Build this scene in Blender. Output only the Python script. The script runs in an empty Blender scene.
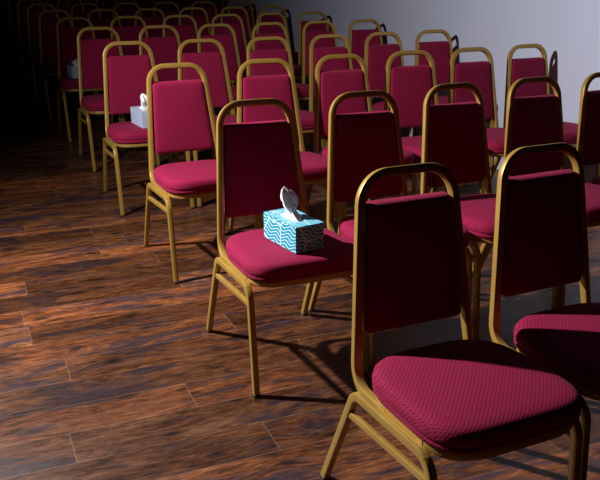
import bpy, bmesh, math, random
from mathutils import Vector, Matrix
PI = math.pi
sc = bpy.context.scene
COL = sc.collection
R = random.Random(7)

# ---------------------------------------------------------------- camera
cam_d = bpy.data.cameras.new('camera')
cam = bpy.data.objects.new('camera', cam_d)
COL.objects.link(cam)
cam_d.sensor_width = 36
cam_d.lens = 36 * 797.47 / 600
PITCH, ROLL = 0.41268, 0.01009
cam.matrix_world = (Matrix.Translation((0, 0, 1.412)) @ Matrix.Rotation(PI / 2 - PITCH, 4, 'X')
                    @ Matrix.Rotation(ROLL, 4, 'Z'))
cam_d.shift_x = -27.75 / 600
cam_d.shift_y = 64.35 / 600
cam_d.clip_start = 0.05
sc.camera = cam

# ---------------------------------------------------------------- world, light, exposure
wd = bpy.data.worlds.new('world')
sc.world = wd
wd.use_nodes = True
wd.node_tree.nodes['Background'].inputs[0].default_value = (0.55, 0.62, 0.9, 1)
wd.node_tree.nodes['Background'].inputs[1].default_value = 0.004

ld = bpy.data.lights.new('window_light', 'AREA')
ld.shape = 'DISK'
ld.size = 0.09
ld.energy = 165
ld.color = (1.0, 0.96, 0.98)
lo = bpy.data.objects.new('window_light', ld)
COL.objects.link(lo)
lo.location = (-2.05, 2.78, 2.08)
aim = Vector((math.cos(math.radians(-6)), math.sin(math.radians(-6)), -0.42))
lo.rotation_euler = aim.to_track_quat('-Z', 'Y').to_euler()

sc.view_settings.view_transform = 'Standard'
sc.view_settings.look = 'None'
sc.view_settings.gamma = 1
sc.view_settings.use_curve_mapping = False
sc.view_settings.exposure = 0.0
try:
    sc.cycles.max_bounces = 10
    sc.cycles.diffuse_bounces = 6
except Exception:
    pass

# ---------------------------------------------------------------- material helpers
def new_mat(name):
    m = bpy.data.materials.new(name)
    m.use_nodes = True
    nt = m.node_tree
    b = nt.nodes['Principled BSDF']
    return m, nt, b
def nd(nt, t, **kw):
    n = nt.nodes.new(t)
    for k, v in kw.items():
        setattr(n, k, v)
    return n
def math_node(nt, op, a, b=None, c=None):
    n = nd(nt, 'ShaderNodeMath', operation=op)
    for i, x in enumerate((a, b, c)):
        if x is None: continue
        if isinstance(x, (int, float)): n.inputs[i].default_value = x
        else: nt.links.new(x, n.inputs[i])
    return n.outputs[0]
def ramp(nt, fac, stops):
    r = nd(nt, 'ShaderNodeValToRGB')
    cr = r.color_ramp
    while len(cr.elements) < len(stops): cr.elements.new(0.5)
    for e, (p, c) in zip(cr.elements, stops):
        e.position = p; e.color = (*c, 1)
    nt.links.new(fac, r.inputs[0])
    return r.outputs[0]
def mix(nt, fac, a, b, mode='MIX'):
    n = nd(nt, 'ShaderNodeMix', data_type='RGBA', blend_type=mode)
    for i, x in ((0, fac), (6, a), (7, b)):
        if isinstance(x, (int, float)): n.inputs[i].default_value = x
        elif isinstance(x, tuple): n.inputs[i].default_value = (*x, 1)
        else: nt.links.new(x, n.inputs[i])
    return n.outputs[2]
def noise(nt, vec, scale, detail=4, rough=0.55, dist=0.0):
    n = nd(nt, 'ShaderNodeTexNoise')
    n.inputs['Scale'].default_value = scale
    n.inputs['Detail'].default_value = detail
    n.inputs['Roughness'].default_value = rough
    n.inputs['Distortion'].default_value = dist
    nt.links.new(vec, n.inputs['Vector'])
    return n.outputs[0]
def bump(nt, bsdf, h, strength, dist):
    n = nd(nt, 'ShaderNodeBump')
    n.inputs['Strength'].default_value = strength
    n.inputs['Distance'].default_value = dist
    nt.links.new(h, n.inputs['Height'])
    nt.links.new(n.outputs[0], bsdf.inputs['Normal'])
def mapping(nt, vec, scale=(1, 1, 1), rot=(0, 0, 0), loc=(0, 0, 0)):
    n = nd(nt, 'ShaderNodeMapping')
    n.inputs['Scale'].default_value = scale
    n.inputs['Rotation'].default_value = rot
    n.inputs['Location'].default_value = loc
    nt.links.new(vec, n.inputs[0])
    return n.outputs[0]

# burgundy woven upholstery with rows of small sunken dots
def make_fabric():
    m, nt, b = new_mat('burgundy_fabric')
    tc = nd(nt, 'ShaderNodeTexCoord')
    sx = nd(nt, 'ShaderNodeSeparateXYZ')
    nt.links.new(tc.outputs['Object'], sx.inputs[0])
    u = sx.outputs[0]
    v = math_node(nt, 'ADD', sx.outputs[1], sx.outputs[2])
    U = math_node(nt, 'MULTIPLY', u, 2 * PI / 0.0118)
    V = math_node(nt, 'MULTIPLY', v, 2 * PI / 0.0135)
    d = math_node(nt, 'MULTIPLY', math_node(nt, 'COSINE', U), math_node(nt, 'COSINE', V))
    mr = nd(nt, 'ShaderNodeMapRange')
    mr.interpolation_type = 'SMOOTHSTEP'
    mr.inputs[1].default_value = 0.1; mr.inputs[2].default_value = 0.75
    nt.links.new(d, mr.inputs[0])
    dots = mr.outputs[0]
    fine = noise(nt, tc.outputs['Object'], 420, 3)
    base = mix(nt, fine, (0.205, 0.004, 0.033), (0.335, 0.009, 0.060))
    col = mix(nt, dots, base, (0.12, 0.002, 0.020))
    nt.links.new(col, b.inputs['Base Color'])
    b.inputs['Roughness'].default_value = 0.85
    b.inputs['Specular IOR Level'].default_value = 0.2
    b.inputs['Sheen Weight'].default_value = 0.06
    b.inputs['Sheen Roughness'].default_value = 0.45
    b.inputs['Sheen Tint'].default_value = (1, 0.25, 0.45, 1)
    h = math_node(nt, 'SUBTRACT', math_node(nt, 'MULTIPLY', fine, 0.25), dots)
    bump(nt, b, h, 0.5, 0.0015)
    return m
FABRIC = make_fabric()

def make_gold():
    m, nt, b = new_mat('gold_frame')
    tc = nd(nt, 'ShaderNodeTexCoord')
    n = noise(nt, tc.outputs['Object'], 9, 4)
    col = mix(nt, n, (0.34, 0.205, 0.036), (0.44, 0.275, 0.055))
    nt.links.new(col, b.inputs['Base Color'])
    b.inputs['Metallic'].default_value = 0.35
    nt.links.new(ramp(nt, n, [(0.3, (0.40,) * 3), (0.7, (0.50,) * 3)]), b.inputs['Roughness'])
    return m
GOLD = make_gold()

def plain(name, col, rough, metal=0.0, spec=0.5):
    m, nt, b = new_mat(name)
    tc = nd(nt, 'ShaderNodeTexCoord')
    n = noise(nt, tc.outputs['Object'], 14, 4)
    c = mix(nt, n, tuple(x * 0.9 for x in col), tuple(min(1, x * 1.1) for x in col))
    nt.links.new(c, b.inputs['Base Color'])
    b.inputs['Roughness'].default_value = rough
    b.inputs['Metallic'].default_value = metal
    b.inputs['Specular IOR Level'].default_value = spec
    return m
RUBBER = plain('dark_rubber', (0.03, 0.025, 0.02), 0.6)

def make_tissue():
    m, nt, b = new_mat('white_tissue')
    b.inputs['Base Color'].default_value = (0.86, 0.87, 0.9, 1)
    b.inputs['Roughness'].default_value = 0.9
    b.inputs['Specular IOR Level'].default_value = 0.15
    tc = nd(nt, 'ShaderNodeTexCoord')
    bump(nt, b, noise(nt, tc.outputs['Object'], 130, 5, 0.6, 0.6), 0.35, 0.003)
    return m
TISSUE = make_tissue()

def make_box(name, base, base2, line, lw, contrast):
    """card printed with bunches of wavy pale lines running different ways"""
    m, nt, b = new_mat(name)
    tc = nd(nt, 'ShaderNodeTexCoord')
    uv = tc.outputs['UV']
    vo = nd(nt, 'ShaderNodeTexVoronoi', voronoi_dimensions='2D')
    vo.inputs['Scale'].default_value = 9
    nt.links.new(uv, vo.inputs['Vector'])
    sep = nd(nt, 'ShaderNodeSeparateXYZ'); nt.links.new(uv, sep.inputs[0])
    sc_ = nd(nt, 'ShaderNodeSeparateColor'); nt.links.new(vo.outputs['Color'], sc_.inputs[0])
    ang = math_node(nt, 'MULTIPLY_ADD', sc_.outputs[0], 1.3, -0.35)
    wob = math_node(nt, 'MULTIPLY', math_node(nt, 'SINE', math_node(nt, 'MULTIPLY_ADD',
          math_node(nt, 'ADD', sep.outputs[0], math_node(nt, 'MULTIPLY', sep.outputs[1], -0.6)), 90, 0.3)), 0.0062)
    a1 = math_node(nt, 'MULTIPLY', sep.outputs[0], math_node(nt, 'SINE', ang))
    a2 = math_node(nt, 'MULTIPLY', sep.outputs[1], math_node(nt, 'COSINE', ang))
    ph = math_node(nt, 'ADD', math_node(nt, 'ADD', a1, a2), wob)
    w = math_node(nt, 'ABSOLUTE', math_node(nt, 'SINE', math_node(nt, 'MULTIPLY', ph, PI / 0.0135)))
    mr = nd(nt, 'ShaderNodeMapRange')
    mr.inputs[1].default_value = lw; mr.inputs[2].default_value = lw * 0.45
    mr.inputs[3].default_value = 0; mr.inputs[4].default_value = contrast
    nt.links.new(w, mr.inputs[0])
    v2 = nd(nt, 'ShaderNodeTexVoronoi', voronoi_dimensions='2D', feature='DISTANCE_TO_EDGE')
    v2.inputs['Scale'].default_value = 9
    nt.links.new(uv, v2.inputs['Vector'])
    ed = nd(nt, 'ShaderNodeMapRange')
    ed.inputs[1].default_value = 0.018; ed.inputs[2].default_value = 0.008
    ed.inputs[3].default_value = 0; ed.inputs[4].default_value = contrast
    nt.links.new(v2.outputs['Distance'], ed.inputs[0])
    ln = math_node(nt, 'MAXIMUM', mr.outputs[0], ed.outputs[0])
    bg = mix(nt, sc_.outputs[1], base, base2)
    nt.links.new(mix(nt, ln, bg, line), b.inputs['Base Color'])
    b.inputs['Roughness'].default_value = 0.45
    return m
TEAL_CARD = make_box('teal_printed_card', (0.0, 0.30, 0.42), (0.0, 0.40, 0.52), (0.78, 0.88, 0.9), 0.44, 1.0)
PALE_CARD = make_box('pale_printed_card', (0.42, 0.55, 0.74), (0.5, 0.62, 0.8), (0.7, 0.74, 0.86), 0.4, 0.7)

# white painted plaster
def make_wall(name, col, v=0.06):
    m, nt, b = new_mat(name)
    tc = nd(nt, 'ShaderNodeTexCoord')
    n = noise(nt, tc.outputs['Object'], 1.3, 5)
    c = mix(nt, n, tuple(x * (1 - v) for x in col), tuple(min(1, x * (1 + v)) for x in col))
    f = noise(nt, tc.outputs['Object'], 190, 3)
    nt.links.new(c, b.inputs['Base Color'])
    b.inputs['Roughness'].default_value = 0.55
    b.inputs['Specular IOR Level'].default_value = 0.35
    bump(nt, b, f, 0.12, 0.002)
    return m
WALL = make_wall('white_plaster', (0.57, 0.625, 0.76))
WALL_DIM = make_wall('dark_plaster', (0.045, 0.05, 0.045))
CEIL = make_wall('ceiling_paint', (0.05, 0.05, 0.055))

# laminate floor: UV 'grain' carries a random offset per plank, UV 'edge' the position inside the plank
def make_floor():
    m, nt, b = new_mat('walnut_laminate')
    g = nd(nt, 'ShaderNodeUVMap', uv_map='grain').outputs[0]
    e = nd(nt, 'ShaderNodeUVMap', uv_map='edge').outputs[0]
    # slow swirls that bend the grain
    warp = noise(nt, mapping(nt, g, (3.0, 8.0, 1)), 1.0, 4)
    wv = nd(nt, 'ShaderNodeCombineXYZ')
    nt.links.new(math_node(nt, 'MULTIPLY', warp, 0.10), wv.inputs[1])
    av = nd(nt, 'ShaderNodeVectorMath', operation='ADD')
    nt.links.new(g, av.inputs[0]); nt.links.new(wv.outputs[0], av.inputs[1])
    gw = av.outputs[0]
    fine = noise(nt, mapping(nt, gw, (16, 110, 1)), 1.0, 6, 0.65)
    mid = noise(nt, mapping(nt, gw, (3.6, 20, 1)), 1.0, 5, 0.6, 1.0)
    big = noise(nt, mapping(nt, gw, (1.6, 6.0, 1)), 1.0, 5, 0.6, 1.6)
    wood = ramp(nt, math_node(nt, 'ADD', math_node(nt, 'MULTIPLY', mid, 0.45), math_node(nt, 'MULTIPLY', fine, 0.55)),
                [(0.36, (0.035, 0.013, 0.008)), (0.45, (0.13, 0.044, 0.015)), (0.53, (0.29, 0.100, 0.033)), (0.64, (0.48, 0.19, 0.07))])
    dark = ramp(nt, fine, [(0.3, (0.014, 0.010, 0.017)), (0.68, (0.10, 0.058, 0.066))])
    dk = ramp(nt, math_node(nt, 'ADD', math_node(nt, 'MULTIPLY', big, 0.8), math_node(nt, 'MULTIPLY', mid, 0.2)),
              [(0.49, (0, 0, 0)), (0.58, (0.92, 0.92, 0.92))])
    col = mix(nt, dk, wood, dark)
    # knots
    kv = nd(nt, 'ShaderNodeTexVoronoi', voronoi_dimensions='2D')
    kv.inputs['Scale'].default_value = 1.0
    nt.links.new(mapping(nt, gw, (2.6, 6.5, 1)), kv.inputs['Vector'])
    kn = ramp(nt, kv.outputs['Distance'], [(0.04, (1, 1, 1)), (0.13, (0, 0, 0))])
    col = mix(nt, math_node(nt, 'MULTIPLY', kn, 0.8), col, (0.012, 0.008, 0.008))
    # tone of each plank
    at = nd(nt, 'ShaderNodeVertexColor', layer_name='tone')
    col = mix(nt, 1.0, col, at.outputs[0], 'MULTIPLY')
    # seams: light caught by the plank bevels, painted in as pale lines
    se = nd(nt, 'ShaderNodeSeparateXYZ'); nt.links.new(e, se.inputs[0])
    end = ramp(nt, se.outputs[0], [(0.0015, (1, 1, 1)), (0.0032, (0, 0, 0))])
    sid = ramp(nt, se.outputs[1], [(0.0008, (1, 1, 1)), (0.0024, (0, 0, 0))])
    brk = noise(nt, mapping(nt, g, (5, 5, 1)), 1.0, 2)
    seam = math_node(nt, 'MAXIMUM', math_node(nt, 'MULTIPLY', end, 0.5),
                     math_node(nt, 'MULTIPLY', sid, math_node(nt, 'MULTIPLY', brk, 0.9)))
    col = mix(nt, seam, col, (0.34, 0.21, 0.15))
    nt.links.new(col, b.inputs['Base Color'])
    nt.links.new(ramp(nt, mid, [(0.3, (0.33,) * 3), (0.7, (0.46,) * 3)]), b.inputs['Roughness'])
    b.inputs['Specular IOR Level'].default_value = 0.5
    hh = math_node(nt, 'ADD', math_node(nt, 'MULTIPLY', mid, 1.0), math_node(nt, 'MULTIPLY', fine, 0.35))
    bump(nt, b, hh, 0.35, 0.004)
    return m
FLOOR = make_floor()

# ---------------------------------------------------------------- object helpers
def link_mesh(name, bm, mat, parent=None, smooth=True):
    me = bpy.data.meshes.new(name)
    bmesh.ops.recalc_face_normals(bm, faces=bm.faces)
    bm.to_mesh(me); bm.free()
    me.materials.append(mat)
    if smooth:
        me.shade_smooth()
    o = bpy.data.objects.new(name, me)
    COL.objects.link(o)
    if parent: o.parent = parent
    return o
def thing(name, loc=(0, 0, 0), rz=0):
    o = bpy.data.objects.new(name, None)
    o.empty_display_size = 0.1
    COL.objects.link(o)
    o.location = loc; o.rotation_euler = (0, 0, rz)
    return o
def tag(o, label, cat, group=None):
    o['label'] = label; o['category'] = cat
    if group: o['group'] = group
def fillet(pts, rads, seg=8):
    """polyline with rounded corners"""
    out = [Vector(pts[0])]
    for i in range(1, len(pts) - 1):
        p, a, c = Vector(pts[i]), Vector(pts[i - 1]), Vector(pts[i + 1])
        d1 = (a - p).normalized(); d2 = (c - p).normalized()
        ang = d1.angle(d2)
        r = rads[i]
        t = r / math.tan(ang / 2)
        cen = p + (d1 + d2).normalized() * (r / math.sin(ang / 2))
        s = p + d1 * t - cen; e = p + d2 * t - cen
        tot = s.angle(e); ax = s.cross(e).normalized()
        for k in range(seg + 1):
            out.append(cen + Matrix.Rotation(tot * k / seg, 3, ax) @ s)
    out.append(Vector(pts[-1]))
    return out
def rect_profile(w, d, r, seg=3):
    pr = []
    for (sx, sy, a0) in ((1, 1, 0), (-1, 1, 90), (-1, -1, 180), (1, -1, 270)):
        for k in range(seg + 1):
            a = math.radians(a0 + 90 * k / seg)
            pr.append((sx * (w / 2 - r) + r * math.cos(a), sy * (d / 2 - r) + r * math.sin(a)))
    return pr
def sweep(path, up, prof, closed=False):
    """sweep a profile along a path; profile x lies along 'side', y along the transported 'up'"""
    bm = bmesh.new(); rings = []
    n = len(path); u = Vector(up)
    for i in range(n):
        if closed:
            t = (path[(i + 1) % n] - path[i - 1]).normalized()
        else:
            t = (path[min(i + 1, n - 1)] - path[max(i - 1, 0)]).normalized()
        u = (u - t * u.dot(t)).normalized()
        s = t.cross(u)
        k = 1.0
        rings.append([bm.verts.new(path[i] + s * (a * k) + u * b) for a, b in prof])
    m = len(prof)
    rng = range(n) if closed else range(n - 1)
    for i in rng:
        A, B = rings[i], rings[(i + 1) % n]
        for j in range(m):
            bm.faces.new((A[j], A[(j + 1) % m], B[(j + 1) % m], B[j]))
    if not closed:
        bm.faces.new(rings[0]); bm.faces.new(rings[-1])
    return bm

# ---------------------------------------------------------------- floor
TH = math.radians(24)
CU, SU = math.cos(TH), math.sin(TH)
def uv2xy(u, v): return (u * CU - v * SU, u * SU + v * CU)
bm = bmesh.new()
lg = bm.loops.layers.uv.new('grain'); le = bm.loops.layers.uv.new('edge')
lc = bm.loops.layers.color.new('tone')
PW, V0, PL = 0.177, 2.32, 1.22
known = {-3: 1.25, -2: 0.72, -1: 1.35, 0: 0.551, 1: 1.056, 2: 0.181, 3: 0.86, 4: 1.3, 7: 0.106, 8: 0.75, 9: 0.50, 11: 0.509}
U0, U1 = -2.4, 10.5
for r in range(-16, 64):
    va, vb = V0 + r * PW, V0 + (r + 1) * PW
    j = known.get(r, R.uniform(0, PL))
    u = j - PL * math.ceil((j - U0) / PL)
    while u < U1:
        ua, ub = max(u, U0), min(u + PL, U1)
        if ub > ua + 1e-4:
            f = bm.faces.new([bm.verts.new((*uv2xy(a, b), 0)) for a, b in ((ua, va), (ub, va), (ub, vb), (ua, vb))])
            ox, oy = R.uniform(0, 80), R.uniform(0, 80)
            t = R.uniform(0.72, 1.22); w = R.uniform(-0.04, 0.05)
            for lp, (a, b) in zip(f.loops, ((0, 0), (ub - ua, 0), (ub - ua, PW), (0, PW))):
                lp[lg].uv = (ox + a, oy + b); lp[le].uv = (a, b)
                lp[lc] = (min(1, t * (1 + w) * 0.82), min(1, t * 0.82), min(1, t * (1 - w) * 0.82), 1)
        u += PL
bmesh.ops.remove_doubles(bm, verts=bm.verts, dist=1e-5)
# slab thickness under the planks
floor = link_mesh('floor', bm, FLOOR, smooth=False)
floor['kind'] = 'structure'

# ---------------------------------------------------------------- walls, ceiling
def slab(name, p, q, z0, z1, th, mat):
    """upright slab whose face runs p->q, thickness to the right of p->q"""
    p, q = Vector((*p, 0)), Vector((*q, 0))
    d = (q - p).normalized(); n = Vector((d.y, -d.x, 0)) * th
    bm = bmesh.new()
    c = [p, q, q + n, p + n]
    lo_ = [bm.verts.new((v.x, v.y, z0)) for v in c]; hi = [bm.verts.new((v.x, v.y, z1)) for v in c]
    bm.faces.new(lo_); bm.faces.new(hi)
    for i in range(4):
        bm.faces.new((lo_[i], lo_[(i + 1) % 4], hi[(i + 1) % 4], hi[i]))
    o = link_mesh(name, bm, mat, smooth=False); o['kind'] = 'structure'
    return o
WD = Vector((-0.43337, 0.90122)).normalized()
WN = Vector((WD.y, -WD.x))
W0 = Vector((0.5029, 7.1908))
wa = W0 - WD * 3.5
wb = W0 + WD * 5.4
slab('wall_right', wa, wb, 0, 3.0, 0.12, WALL)
BD = Vector((-CU, -SU))
wc = wb + BD * 6.4
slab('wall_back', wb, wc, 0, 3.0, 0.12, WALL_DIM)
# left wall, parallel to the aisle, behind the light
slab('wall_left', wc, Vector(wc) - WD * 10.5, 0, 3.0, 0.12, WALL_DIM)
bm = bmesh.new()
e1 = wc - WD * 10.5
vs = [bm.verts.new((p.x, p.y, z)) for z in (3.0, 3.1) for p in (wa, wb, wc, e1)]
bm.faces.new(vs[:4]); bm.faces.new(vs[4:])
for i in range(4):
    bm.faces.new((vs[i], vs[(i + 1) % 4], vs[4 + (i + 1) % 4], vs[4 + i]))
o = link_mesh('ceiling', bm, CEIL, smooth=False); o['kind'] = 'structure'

# ---------------------------------------------------------------- the chair
# local frame: X to the sitter's left-hand side as seen, front = -Y
TW = 0.0235
def lean(z): return 0.0887 * (z - 0.360) / 0.560      # how far back (+Y) the back leans
def hw(z): return 0.1380 - (z - 0.8396) * 0.068    # half width of the back tube centre line
def P(x, f, z): return Vector((x, -f, z))

def backrest_bm():
    """padded panel between the tubes"""
    z0, z1 = 0.507, 0.839
    yn = Vector((0, -1, -0.158)).normalized()       # panel normal, to the front
    def outline(ins, n=6, rad=0.014):
        pts = []
        cs = [(-1, z0), (1, z0), (1, z1), (-1, z1)]
        for (s, z) in cs:
            sz = 1 if z == z0 else -1
            cx = s * (hw(z) - TW / 2 + 0.001 - ins - rad); cz = z + sz * (ins + rad)
            a0 = {(-1, z0): 180, (1, z0): 270, (1, z1): 0, (-1, z1): 90}[(s, z)]
            for k in range(n + 1):
                a = math.radians(a0 + 90 * k / n)
                pts.append((cx + rad * math.cos(a), cz + rad * math.sin(a)))
        # subdivide long edges
        out = []
        for i, p in enumerate(pts):
            q = pts[(i + 1) % len(pts)]
            out.append(p)
            L = math.hypot(q[0] - p[0], q[1] - p[1])
            if L > 0.05:
                for k in range(1, 10): out.append((p[0] + (q[0] - p[0]) * k / 10, p[1] + (q[1] - p[1]) * k / 10))
        return out
    bm = bmesh.new(); rings = []
    prof = [(0.004, -0.016), (0.0, -0.012), (0.0, 0.008), (0.0006, 0.012), (0.002, 0.0155), (0.005, 0.018), (0.02, 0.0195)]
    for ins, d in prof:
        ring = []
        for x, z in outline(ins):
            ring.append(bm.verts.new(Vector((x, lean(z), z)) + yn * d))
        rings.append(ring)
    cz = (z0 + z1) / 2
    for s, d in ((0.66, 0.0215), (0.33, 0.0225)):
        rings.append([bm.verts.new(Vector((x * s, lean(cz + (z - cz) * s), cz + (z - cz) * s)) + yn * d) for x, z in outline(0.02)])
    for A, B in zip(rings, rings[1:]):
        for j in range(len(A)):
            bm.faces.new((A[j], A[(j + 1) % len(A)], B[(j + 1) % len(A)], B[j]))
    c = bm.verts.new(Vector((0, lean(cz), cz)) + yn * 0.0228)
    A = rings[-1]
    for j in range(len(A)): bm.faces.new((A[j], A[(j + 1) % len(A)], c))
    bm.faces.new(rings[0])
    return bm

def seat_outline(ins, N=72):
    """rounded plan of the seat, wider at the front; returns (x, f)"""
    f0, f1 = 0.035 + ins, 0.475 - ins
    out = []
    cf, hf = (f0 + f1) / 2, (f1 - f0) / 2
    for k in range(N):
        a = 2 * PI * k / N
        ca, sa = math.cos(a), math.sin(a)
        n = 4.6 if sa > 0 else 3.4
        r = (abs(ca) ** n + abs(sa) ** n) ** (-1 / n)
        y = r * sa; x = r * ca
        f = cf + hf * y
        w = 0.208 + 0.004 * (f - 0.03) / 0.44 - ins
        out.append((x * w, f))
    return out
def sink(f): return 0.016 * (0.475 - f) / 0.44      # the seat falls slightly to the rear
def seat_bm():
    bm = bmesh.new()
    prof = [(0.03, 0.4195), (0.012, 0.420), (0.004, 0.424), (0.001, 0.431), (0.001, 0.436), (0.004, 0.4395), (0.0005, 0.443),
            (-0.001, 0.452), (0.0, 0.464), (0.003, 0.474), (0.009, 0.481), (0.020, 0.4855), (0.045, 0.489)]
    rings = [[bm.verts.new(P(x, f, z - sink(f))) for x, f in seat_outline(i)] for i, z in prof]
    base = seat_outline(0.055)
    for s, z in ((0.7, 0.492), (0.4, 0.494), (0.15, 0.4945)):
        rings.append([bm.verts.new(P(x * s, 0.255 + (f - 0.255) * s, z - sink(0.255 + (f - 0.255) * s))) for x, f in base])
    for A, B in zip(rings, rings[1:]):
        for j in range(len(A)):
            bm.faces.new((A[j], A[(j + 1) % len(A)], B[(j + 1) % len(A)], B[j]))
    bm.faces.new(rings[0]); bm.faces.new(rings[-1])
    return bm

LEGX = 0.2085
def leg_path(s):
    return fillet([P(s * 0.2095, -0.125, 0.0), P(s * 0.2065, 0.050, 0.374), P(s * LEGX, 0.412, 0.394), P(s * 0.2095, 0.451, 0.0)],
                  [0, 0.045, 0.055, 0], 10)
def smooth_flat(o):
    """auto-smooth by angle, kept on the mesh"""
    me = o.data
    bm = bmesh.new(); bm.from_mesh(me)
    for e in bm.edges:
        if len(e.link_faces) == 2 and e.calc_face_angle(0) > math.radians(24): e.smooth = False
    bm.to_mesh(me); bm.free()
    return o
def make_chair():
    t = thing('banquet_chair')
    # back tube: side rail - bend - upright - arch - upright - bend - side rail
    right = [P(0.190, 0.36, 0.404), P(0.183, 0.006, 0.370), P(hw(0.911), -lean(0.911), 0.911)]
    left = [P(-p.x, -p.y, p.z) for p in right]
    left = [Vector((-p.x, p.y, p.z)) for p in right]
    pts = right + left[::-1]
    path = fillet(pts, [0, 0.075, 0.082, 0.082, 0.075, 0], 10)
    smooth_flat(link_mesh('back_frame', sweep(path, (1, 0, 0), rect_profile(0.025, TW, 0.004, 2)), GOLD, t))
    link_mesh('backrest', backrest_bm(), FABRIC, t)
    link_mesh('seat', seat_bm(), FABRIC, t)
    # ring under the cushion
    ring = [P(x, f, 0.411 - sink(f)) for x, f in seat_outline(0.016, 64)]
    smooth_flat(link_mesh('seat_frame', sweep(ring, (0, 0, 1), rect_profile(0.014, 0.022, 0.004, 2), True), GOLD, t))
    for s in (-1, 1):
        path = leg_path(s)
        n = len(path)
        pr = rect_profile(0.024, 0.022, 0.004, 2)
        up = (1, 0, 0)
        def seg(a, b): return path[a:b]
        # rear leg up to the middle of its bend, rail, front leg
        r_ = seg(0, 8); c_ = seg(7, n - 7); f_ = seg(n - 8, n)
        for nm, pp in (('leg', r_), ('side_rail', c_), ('leg', f_)):
            lg_ = smooth_flat(link_mesh(nm, sweep(pp, up, pr), GOLD, t))
            if nm == 'leg':
                foot, nx = (pp[0], pp[1]) if pp is r_ else (pp[-1], pp[-2])
                d = (nx - foot).normalized()
                a = foot + Vector((0, 0, 0.0)); b_ = foot + d * 0.011
                link_mesh('foot_cap', sweep([a, b_], up, rect_profile(0.0255, 0.0232, 0.004, 2)), RUBBER, lg_)
        # stretcher between the two legs of one side
        def onleg(a, b, h): k = (h - a.z) / (b.z - a.z); return a + (b - a) * k
        A = onleg(path[0], path[1], 0.300); B = onleg(path[-1], path[-2], 0.335)
        off = Vector((0, 0.006, 0))
        smooth_flat(link_mesh('stretcher', sweep([A, B], up, rect_profile(0.019, 0.015, 0.0025, 2)), GOLD, t))
    return t
PROTO = make_chair()
def dup(root, loc, rz):
    r = root.copy(); COL.objects.link(r)
    r.location = loc; r.rotation_euler = (0, 0, rz)
    for ch in list(root.children):
        c = ch.copy(); COL.objects.link(c); c.parent = r
        for g in list(ch.children):
            d = g.copy(); COL.objects.link(d); d.parent = c
    return r

ROWS = [
 [(0.238, 1.932, 0.455), (0.646, 2.189, 0.473), (1.045, 2.420, 0.470)],
 [(-0.242, 2.915, 0.428), (0.168, 3.136, 0.445), (0.562, 3.373, 0.499), (0.954, 3.587, 0.507), (1.341, 3.800, 0.500)],
 [(-0.717, 3.951, 0.452), (-0.303, 4.164, 0.392), (0.091, 4.400, 0.421), (0.484, 4.618, 0.397), (0.871, 4.833, 0.477), (1.252, 5.057, 0.491)],
 [(-1.200, 4.979, 0.423), (-0.783, 5.173, 0.430), (-0.371, 5.366, 0.456), (0.031, 5.571, 0.500), (0.409, 5.801, 0.528), (0.787, 6.036, 0.470)],
 [(-1.648, 5.984, 0.446), (-1.246, 6.179, 0.456), (-0.844, 6.376, 0.451), (-0.447, 6.575, 0.494), (-0.058, 6.791, 0.496), (0.324, 7.012, 0.467)],
 [(-2.101, 6.928, 0.443), (-1.697, 7.120, 0.432), (-1.291, 7.305, 0.430), (-0.891, 7.493, 0.507), (-0.511, 7.717, 0.518), (-0.133, 7.947, 0.476)],
 [(-2.548, 7.823, 0.445), (-2.145, 8.017, 0.438), (-1.741, 8.206, 0.448), (-1.344, 8.400, 0.471), (-0.954, 8.607, 0.516), (-0.576, 8.836, 0.485)],
 [(-2.990, 8.783, 0.445), (-2.590, 8.976, 0.430), (-2.190, 9.163, 0.460), (-1.797, 9.363, 0.484), (-1.408, 9.574, 0.493), (-1.020, 9.785, 0.474)],
 [(-3.435, 9.733, 0.445), (-3.039, 9.928, 0.450), (-2.643, 10.123, 0.460), (-2.250, 10.323, 0.470), (-1.861, 10.532, 0.480), (-1.474, 10.743, 0.474)],
 [(-3.891, 10.685, 0.445), (-3.495, 10.880, 0.450), (-3.099, 11.075, 0.460), (-2.706, 11.273, 0.470), (-2.318, 11.483, 0.480), (-1.931, 11.695, 0.474)],
]
ORD = ['nearest', 'second', 'third', 'fourth', 'fifth', 'sixth', 'seventh', 'eighth', 'ninth', 'farthest']
SEAT = ['at the aisle end', 'second from the aisle', 'third from the aisle', 'fourth from the aisle', 'fifth from the aisle', 'against the white wall']
LAB = {
 (0, 0): 'large burgundy chair in the foreground, back in shadow and seat half lit',
 (0, 1): 'foreground burgundy chair beside the nearest one, only a thin lit strip across its seat',
 (0, 2): 'burgundy chair cut off by the right picture edge in the nearest row',
 (1, 0): 'burgundy chair with the teal tissue box on its seat',
 (1, 4): 'shaded burgundy chair of the second row cut off by the right picture edge',
 (2, 0): 'brightly lit crimson chair at the aisle just behind the teal tissue box chair',
 (3, 0): 'crimson chair at the aisle with the pale blue tissue box on its seat',
 (5, 0): 'dim burgundy aisle chair of the sixth row, carrying a small tissue box',
 (7, 0): 'nearly black aisle chair of the eighth row, carrying a grey tissue box',
}
chairs = {}
first = True
for k, row in enumerate(ROWS):
    for j, (x, y, a) in enumerate(row):
        if first:
            c = PROTO; c.location = (x, y, 0); c.rotation_euler = (0, 0, a); first = False
        else:
            c = dup(PROTO, (x, y, 0), a)
        tone = 'burgundy' if k < 2 else ('crimson' if k < 4 else ('dim burgundy' if k < 7 else 'dark, barely lit'))
        lab = LAB.get((k, j), '%s gold-framed chair in the %s row, %s' % (tone, ORD[k], SEAT[j]))
        tag(c, lab, 'chair', 'banquet chairs set out in rows')
        chairs[k, j] = c

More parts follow.
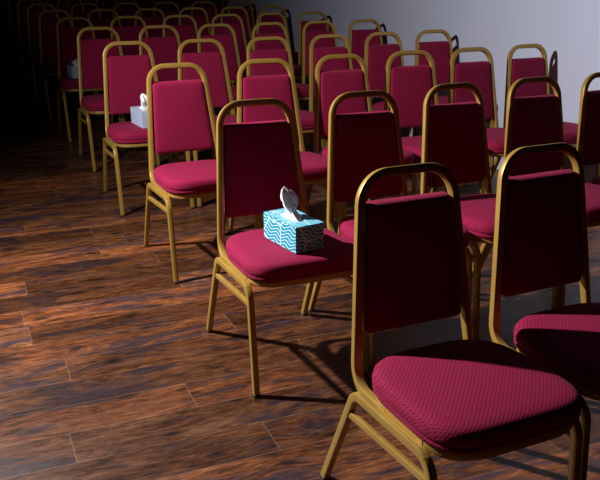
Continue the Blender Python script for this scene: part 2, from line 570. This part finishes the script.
# ---------------------------------------------------------------- tissue boxes
def tissue_box(chair, lx, lf, rot, mat, size, label, seed=1, plume=(-0.004, 0.01, 0.085), zseat=0.4905):
    W, L, H = size
    m = Matrix.Translation(chair.location) @ Matrix.Rotation(chair.rotation_euler.z, 4, 'Z')
    loc = m @ Vector((lx, -lf, zseat))
    t = thing('tissue_box', loc, chair.rotation_euler.z + rot)
    tag(t, label, 'tissue box', 'tissue boxes on the aisle seats')
    # card box with an oval opening in the top
    bm = bmesh.new(); uvl = bm.loops.layers.uv.new('UVMap')
    hx, hy = W / 2, L / 2
    def face(vs, uvs):
        f = bm.faces.new([bm.verts.new(v) for v in vs])
        for lp, uv in zip(f.loops, uvs): lp[uvl].uv = uv
    s = [(-hx, -hy), (hx, -hy), (hx, hy), (-hx, hy)]
    acc = 0.31
    for i in range(4):
        a, b = s[i], s[(i + 1) % 4]
        ln = math.hypot(b[0] - a[0], b[1] - a[1])
        face([(*a, 0), (*b, 0), (*b, H), (*a, H)], [(acc, 0.1), (acc + ln, 0.1), (acc + ln, 0.1 + H), (acc, 0.1 + H)])
        acc += ln
    face([(*p, 0) for p in s], [(p[0], p[1]) for p in s])
    N = 32; ex, ey = 0.026, 0.056
    ob, inn, wall = [], [], []
    for k in range(N):
        a = 2 * PI * (k + 0.5) / N
        ca, sa = math.cos(a), math.sin(a)
        q = min(hx / max(abs(ca), 1e-6), hy / max(abs(sa), 1e-6))
        ob.append((ca * q, sa * q, H)); inn.append((ex * ca, ey * sa, H)); wall.append((ex * ca, ey * sa, H - 0.012))
    for k in range(N):
        n = (k + 1) % N
        vs = [inn[k], ob[k], ob[n], inn[n]]
        face(vs, [(0.7 + p[0], 0.5 + p[1]) for p in vs])
        vs = [wall[k], inn[k], inn[n], wall[n]]
        face(vs, [(0.7 + p[0], 0.5 + p[1]) for p in vs])
    # corner patches of the top
    for sx in (-1, 1):
        for sy in (-1, 1):
            c = (sx * hx, sy * hy, H)
            side = [p for p in ob if abs(abs(p[0]) - hx) < 1e-6 and p[0] * sx > 0 and p[1] * sy > 0]
            top = [p for p in ob if abs(abs(p[1]) - hy) < 1e-6 and p[0] * sx > 0 and p[1] * sy > 0]
            if side and top:
                p = max(side, key=lambda p: abs(p[1])); q = max(top, key=lambda p: abs(p[0]))
                face([c, p, q], [(0.7 + w[0], 0.5 + w[1]) for w in (c, p, q)])
    bmesh.ops.remove_doubles(bm, verts=bm.verts, dist=1e-6)
    box = link_mesh('box', bm, mat, t, smooth=False)
    # crumpled tissue standing up out of the slot: a folded sheet pinched at the waist
    rr = random.Random(seed)
    bm = bmesh.new()
    NA, NZ = 40, 22
    ph = [rr.uniform(0, 6.28) for _ in range(6)]
    grid = []
    for i in range(NZ + 1):
        v = i / NZ
        z = H - 0.006 + plume[2] * v
        # skirt - waist - puffed, leaning top
        if v < 0.28: w = 0.052 - 0.036 * math.sin(v / 0.28 * PI / 2)
        else: w = 0.016 + 0.0115 * math.sin((v - 0.28) / 0.72 * PI) ** 0.8
        if v > 0.86: w *= max(0.12, 1 - ((v - 0.86) / 0.14) ** 2 * 0.9)
        row = []
        for k in range(NA):
            a = 2 * PI * k / NA
            fold = 1 + 0.34 * math.sin(3 * a + ph[0] + 2.2 * v) + 0.17 * math.sin(7 * a + ph[1] - 3 * v) + 0.16 * math.sin(11 * a + ph[2] + 6 * v)
            sxx = 0.5 + 0.35 * min(1, v / 0.4)
            x = w * fold * math.cos(a) * sxx + plume[0] * v * v + 0.006 * math.sin(5 * v + ph[3])
            y = w * fold * math.sin(a) * (1.0 if v < 0.28 else 0.85) + plume[1] * v + 0.005 * math.sin(6 * v + ph[4])
            dz = 0.006 * math.sin(2 * a + ph[5]) * (v > 0.5) + 0.004 * math.sin(5 * a + ph[1])
            row.append(bm.verts.new((x, y, z + dz * min(1, v * 3))))
        grid.append(row)
    for A, B in zip(grid, grid[1:]):
        for k in range(NA): bm.faces.new((A[k], A[(k + 1) % NA], B[(k + 1) % NA], B[k]))
    bm.faces.new(grid[-1])
    link_mesh('tissue', bm, TISSUE, t)
    return t
tissue_box(chairs[1, 0], -0.004, 0.296, 0.17, TEAL_CARD, (0.112, 0.213, 0.092),
           'teal tissue box with white wavy lines, tissue standing up, on the second row aisle seat', 3, (-0.026, 0.020, 0.106))
tissue_box(chairs[3, 0], 0.004, 0.295, 0.12, PALE_CARD, (0.113, 0.205, 0.092),
           'pale blue brightly lit tissue box half hidden behind a lit crimson chair', 8)
tissue_box(chairs[5, 0], -0.07, 0.28, 0.1, PALE_CARD, (0.113, 0.15, 0.085),
           'small dim tissue box on the sixth row aisle seat, left of a gold upright', 5, (0, 0, 0.05))
tissue_box(chairs[7, 0], -0.06, 0.20, 0.1, PALE_CARD, (0.113, 0.15, 0.085),
           'dark grey tissue box hardly visible on the eighth row aisle seat', 6, (0, 0, 0.05))
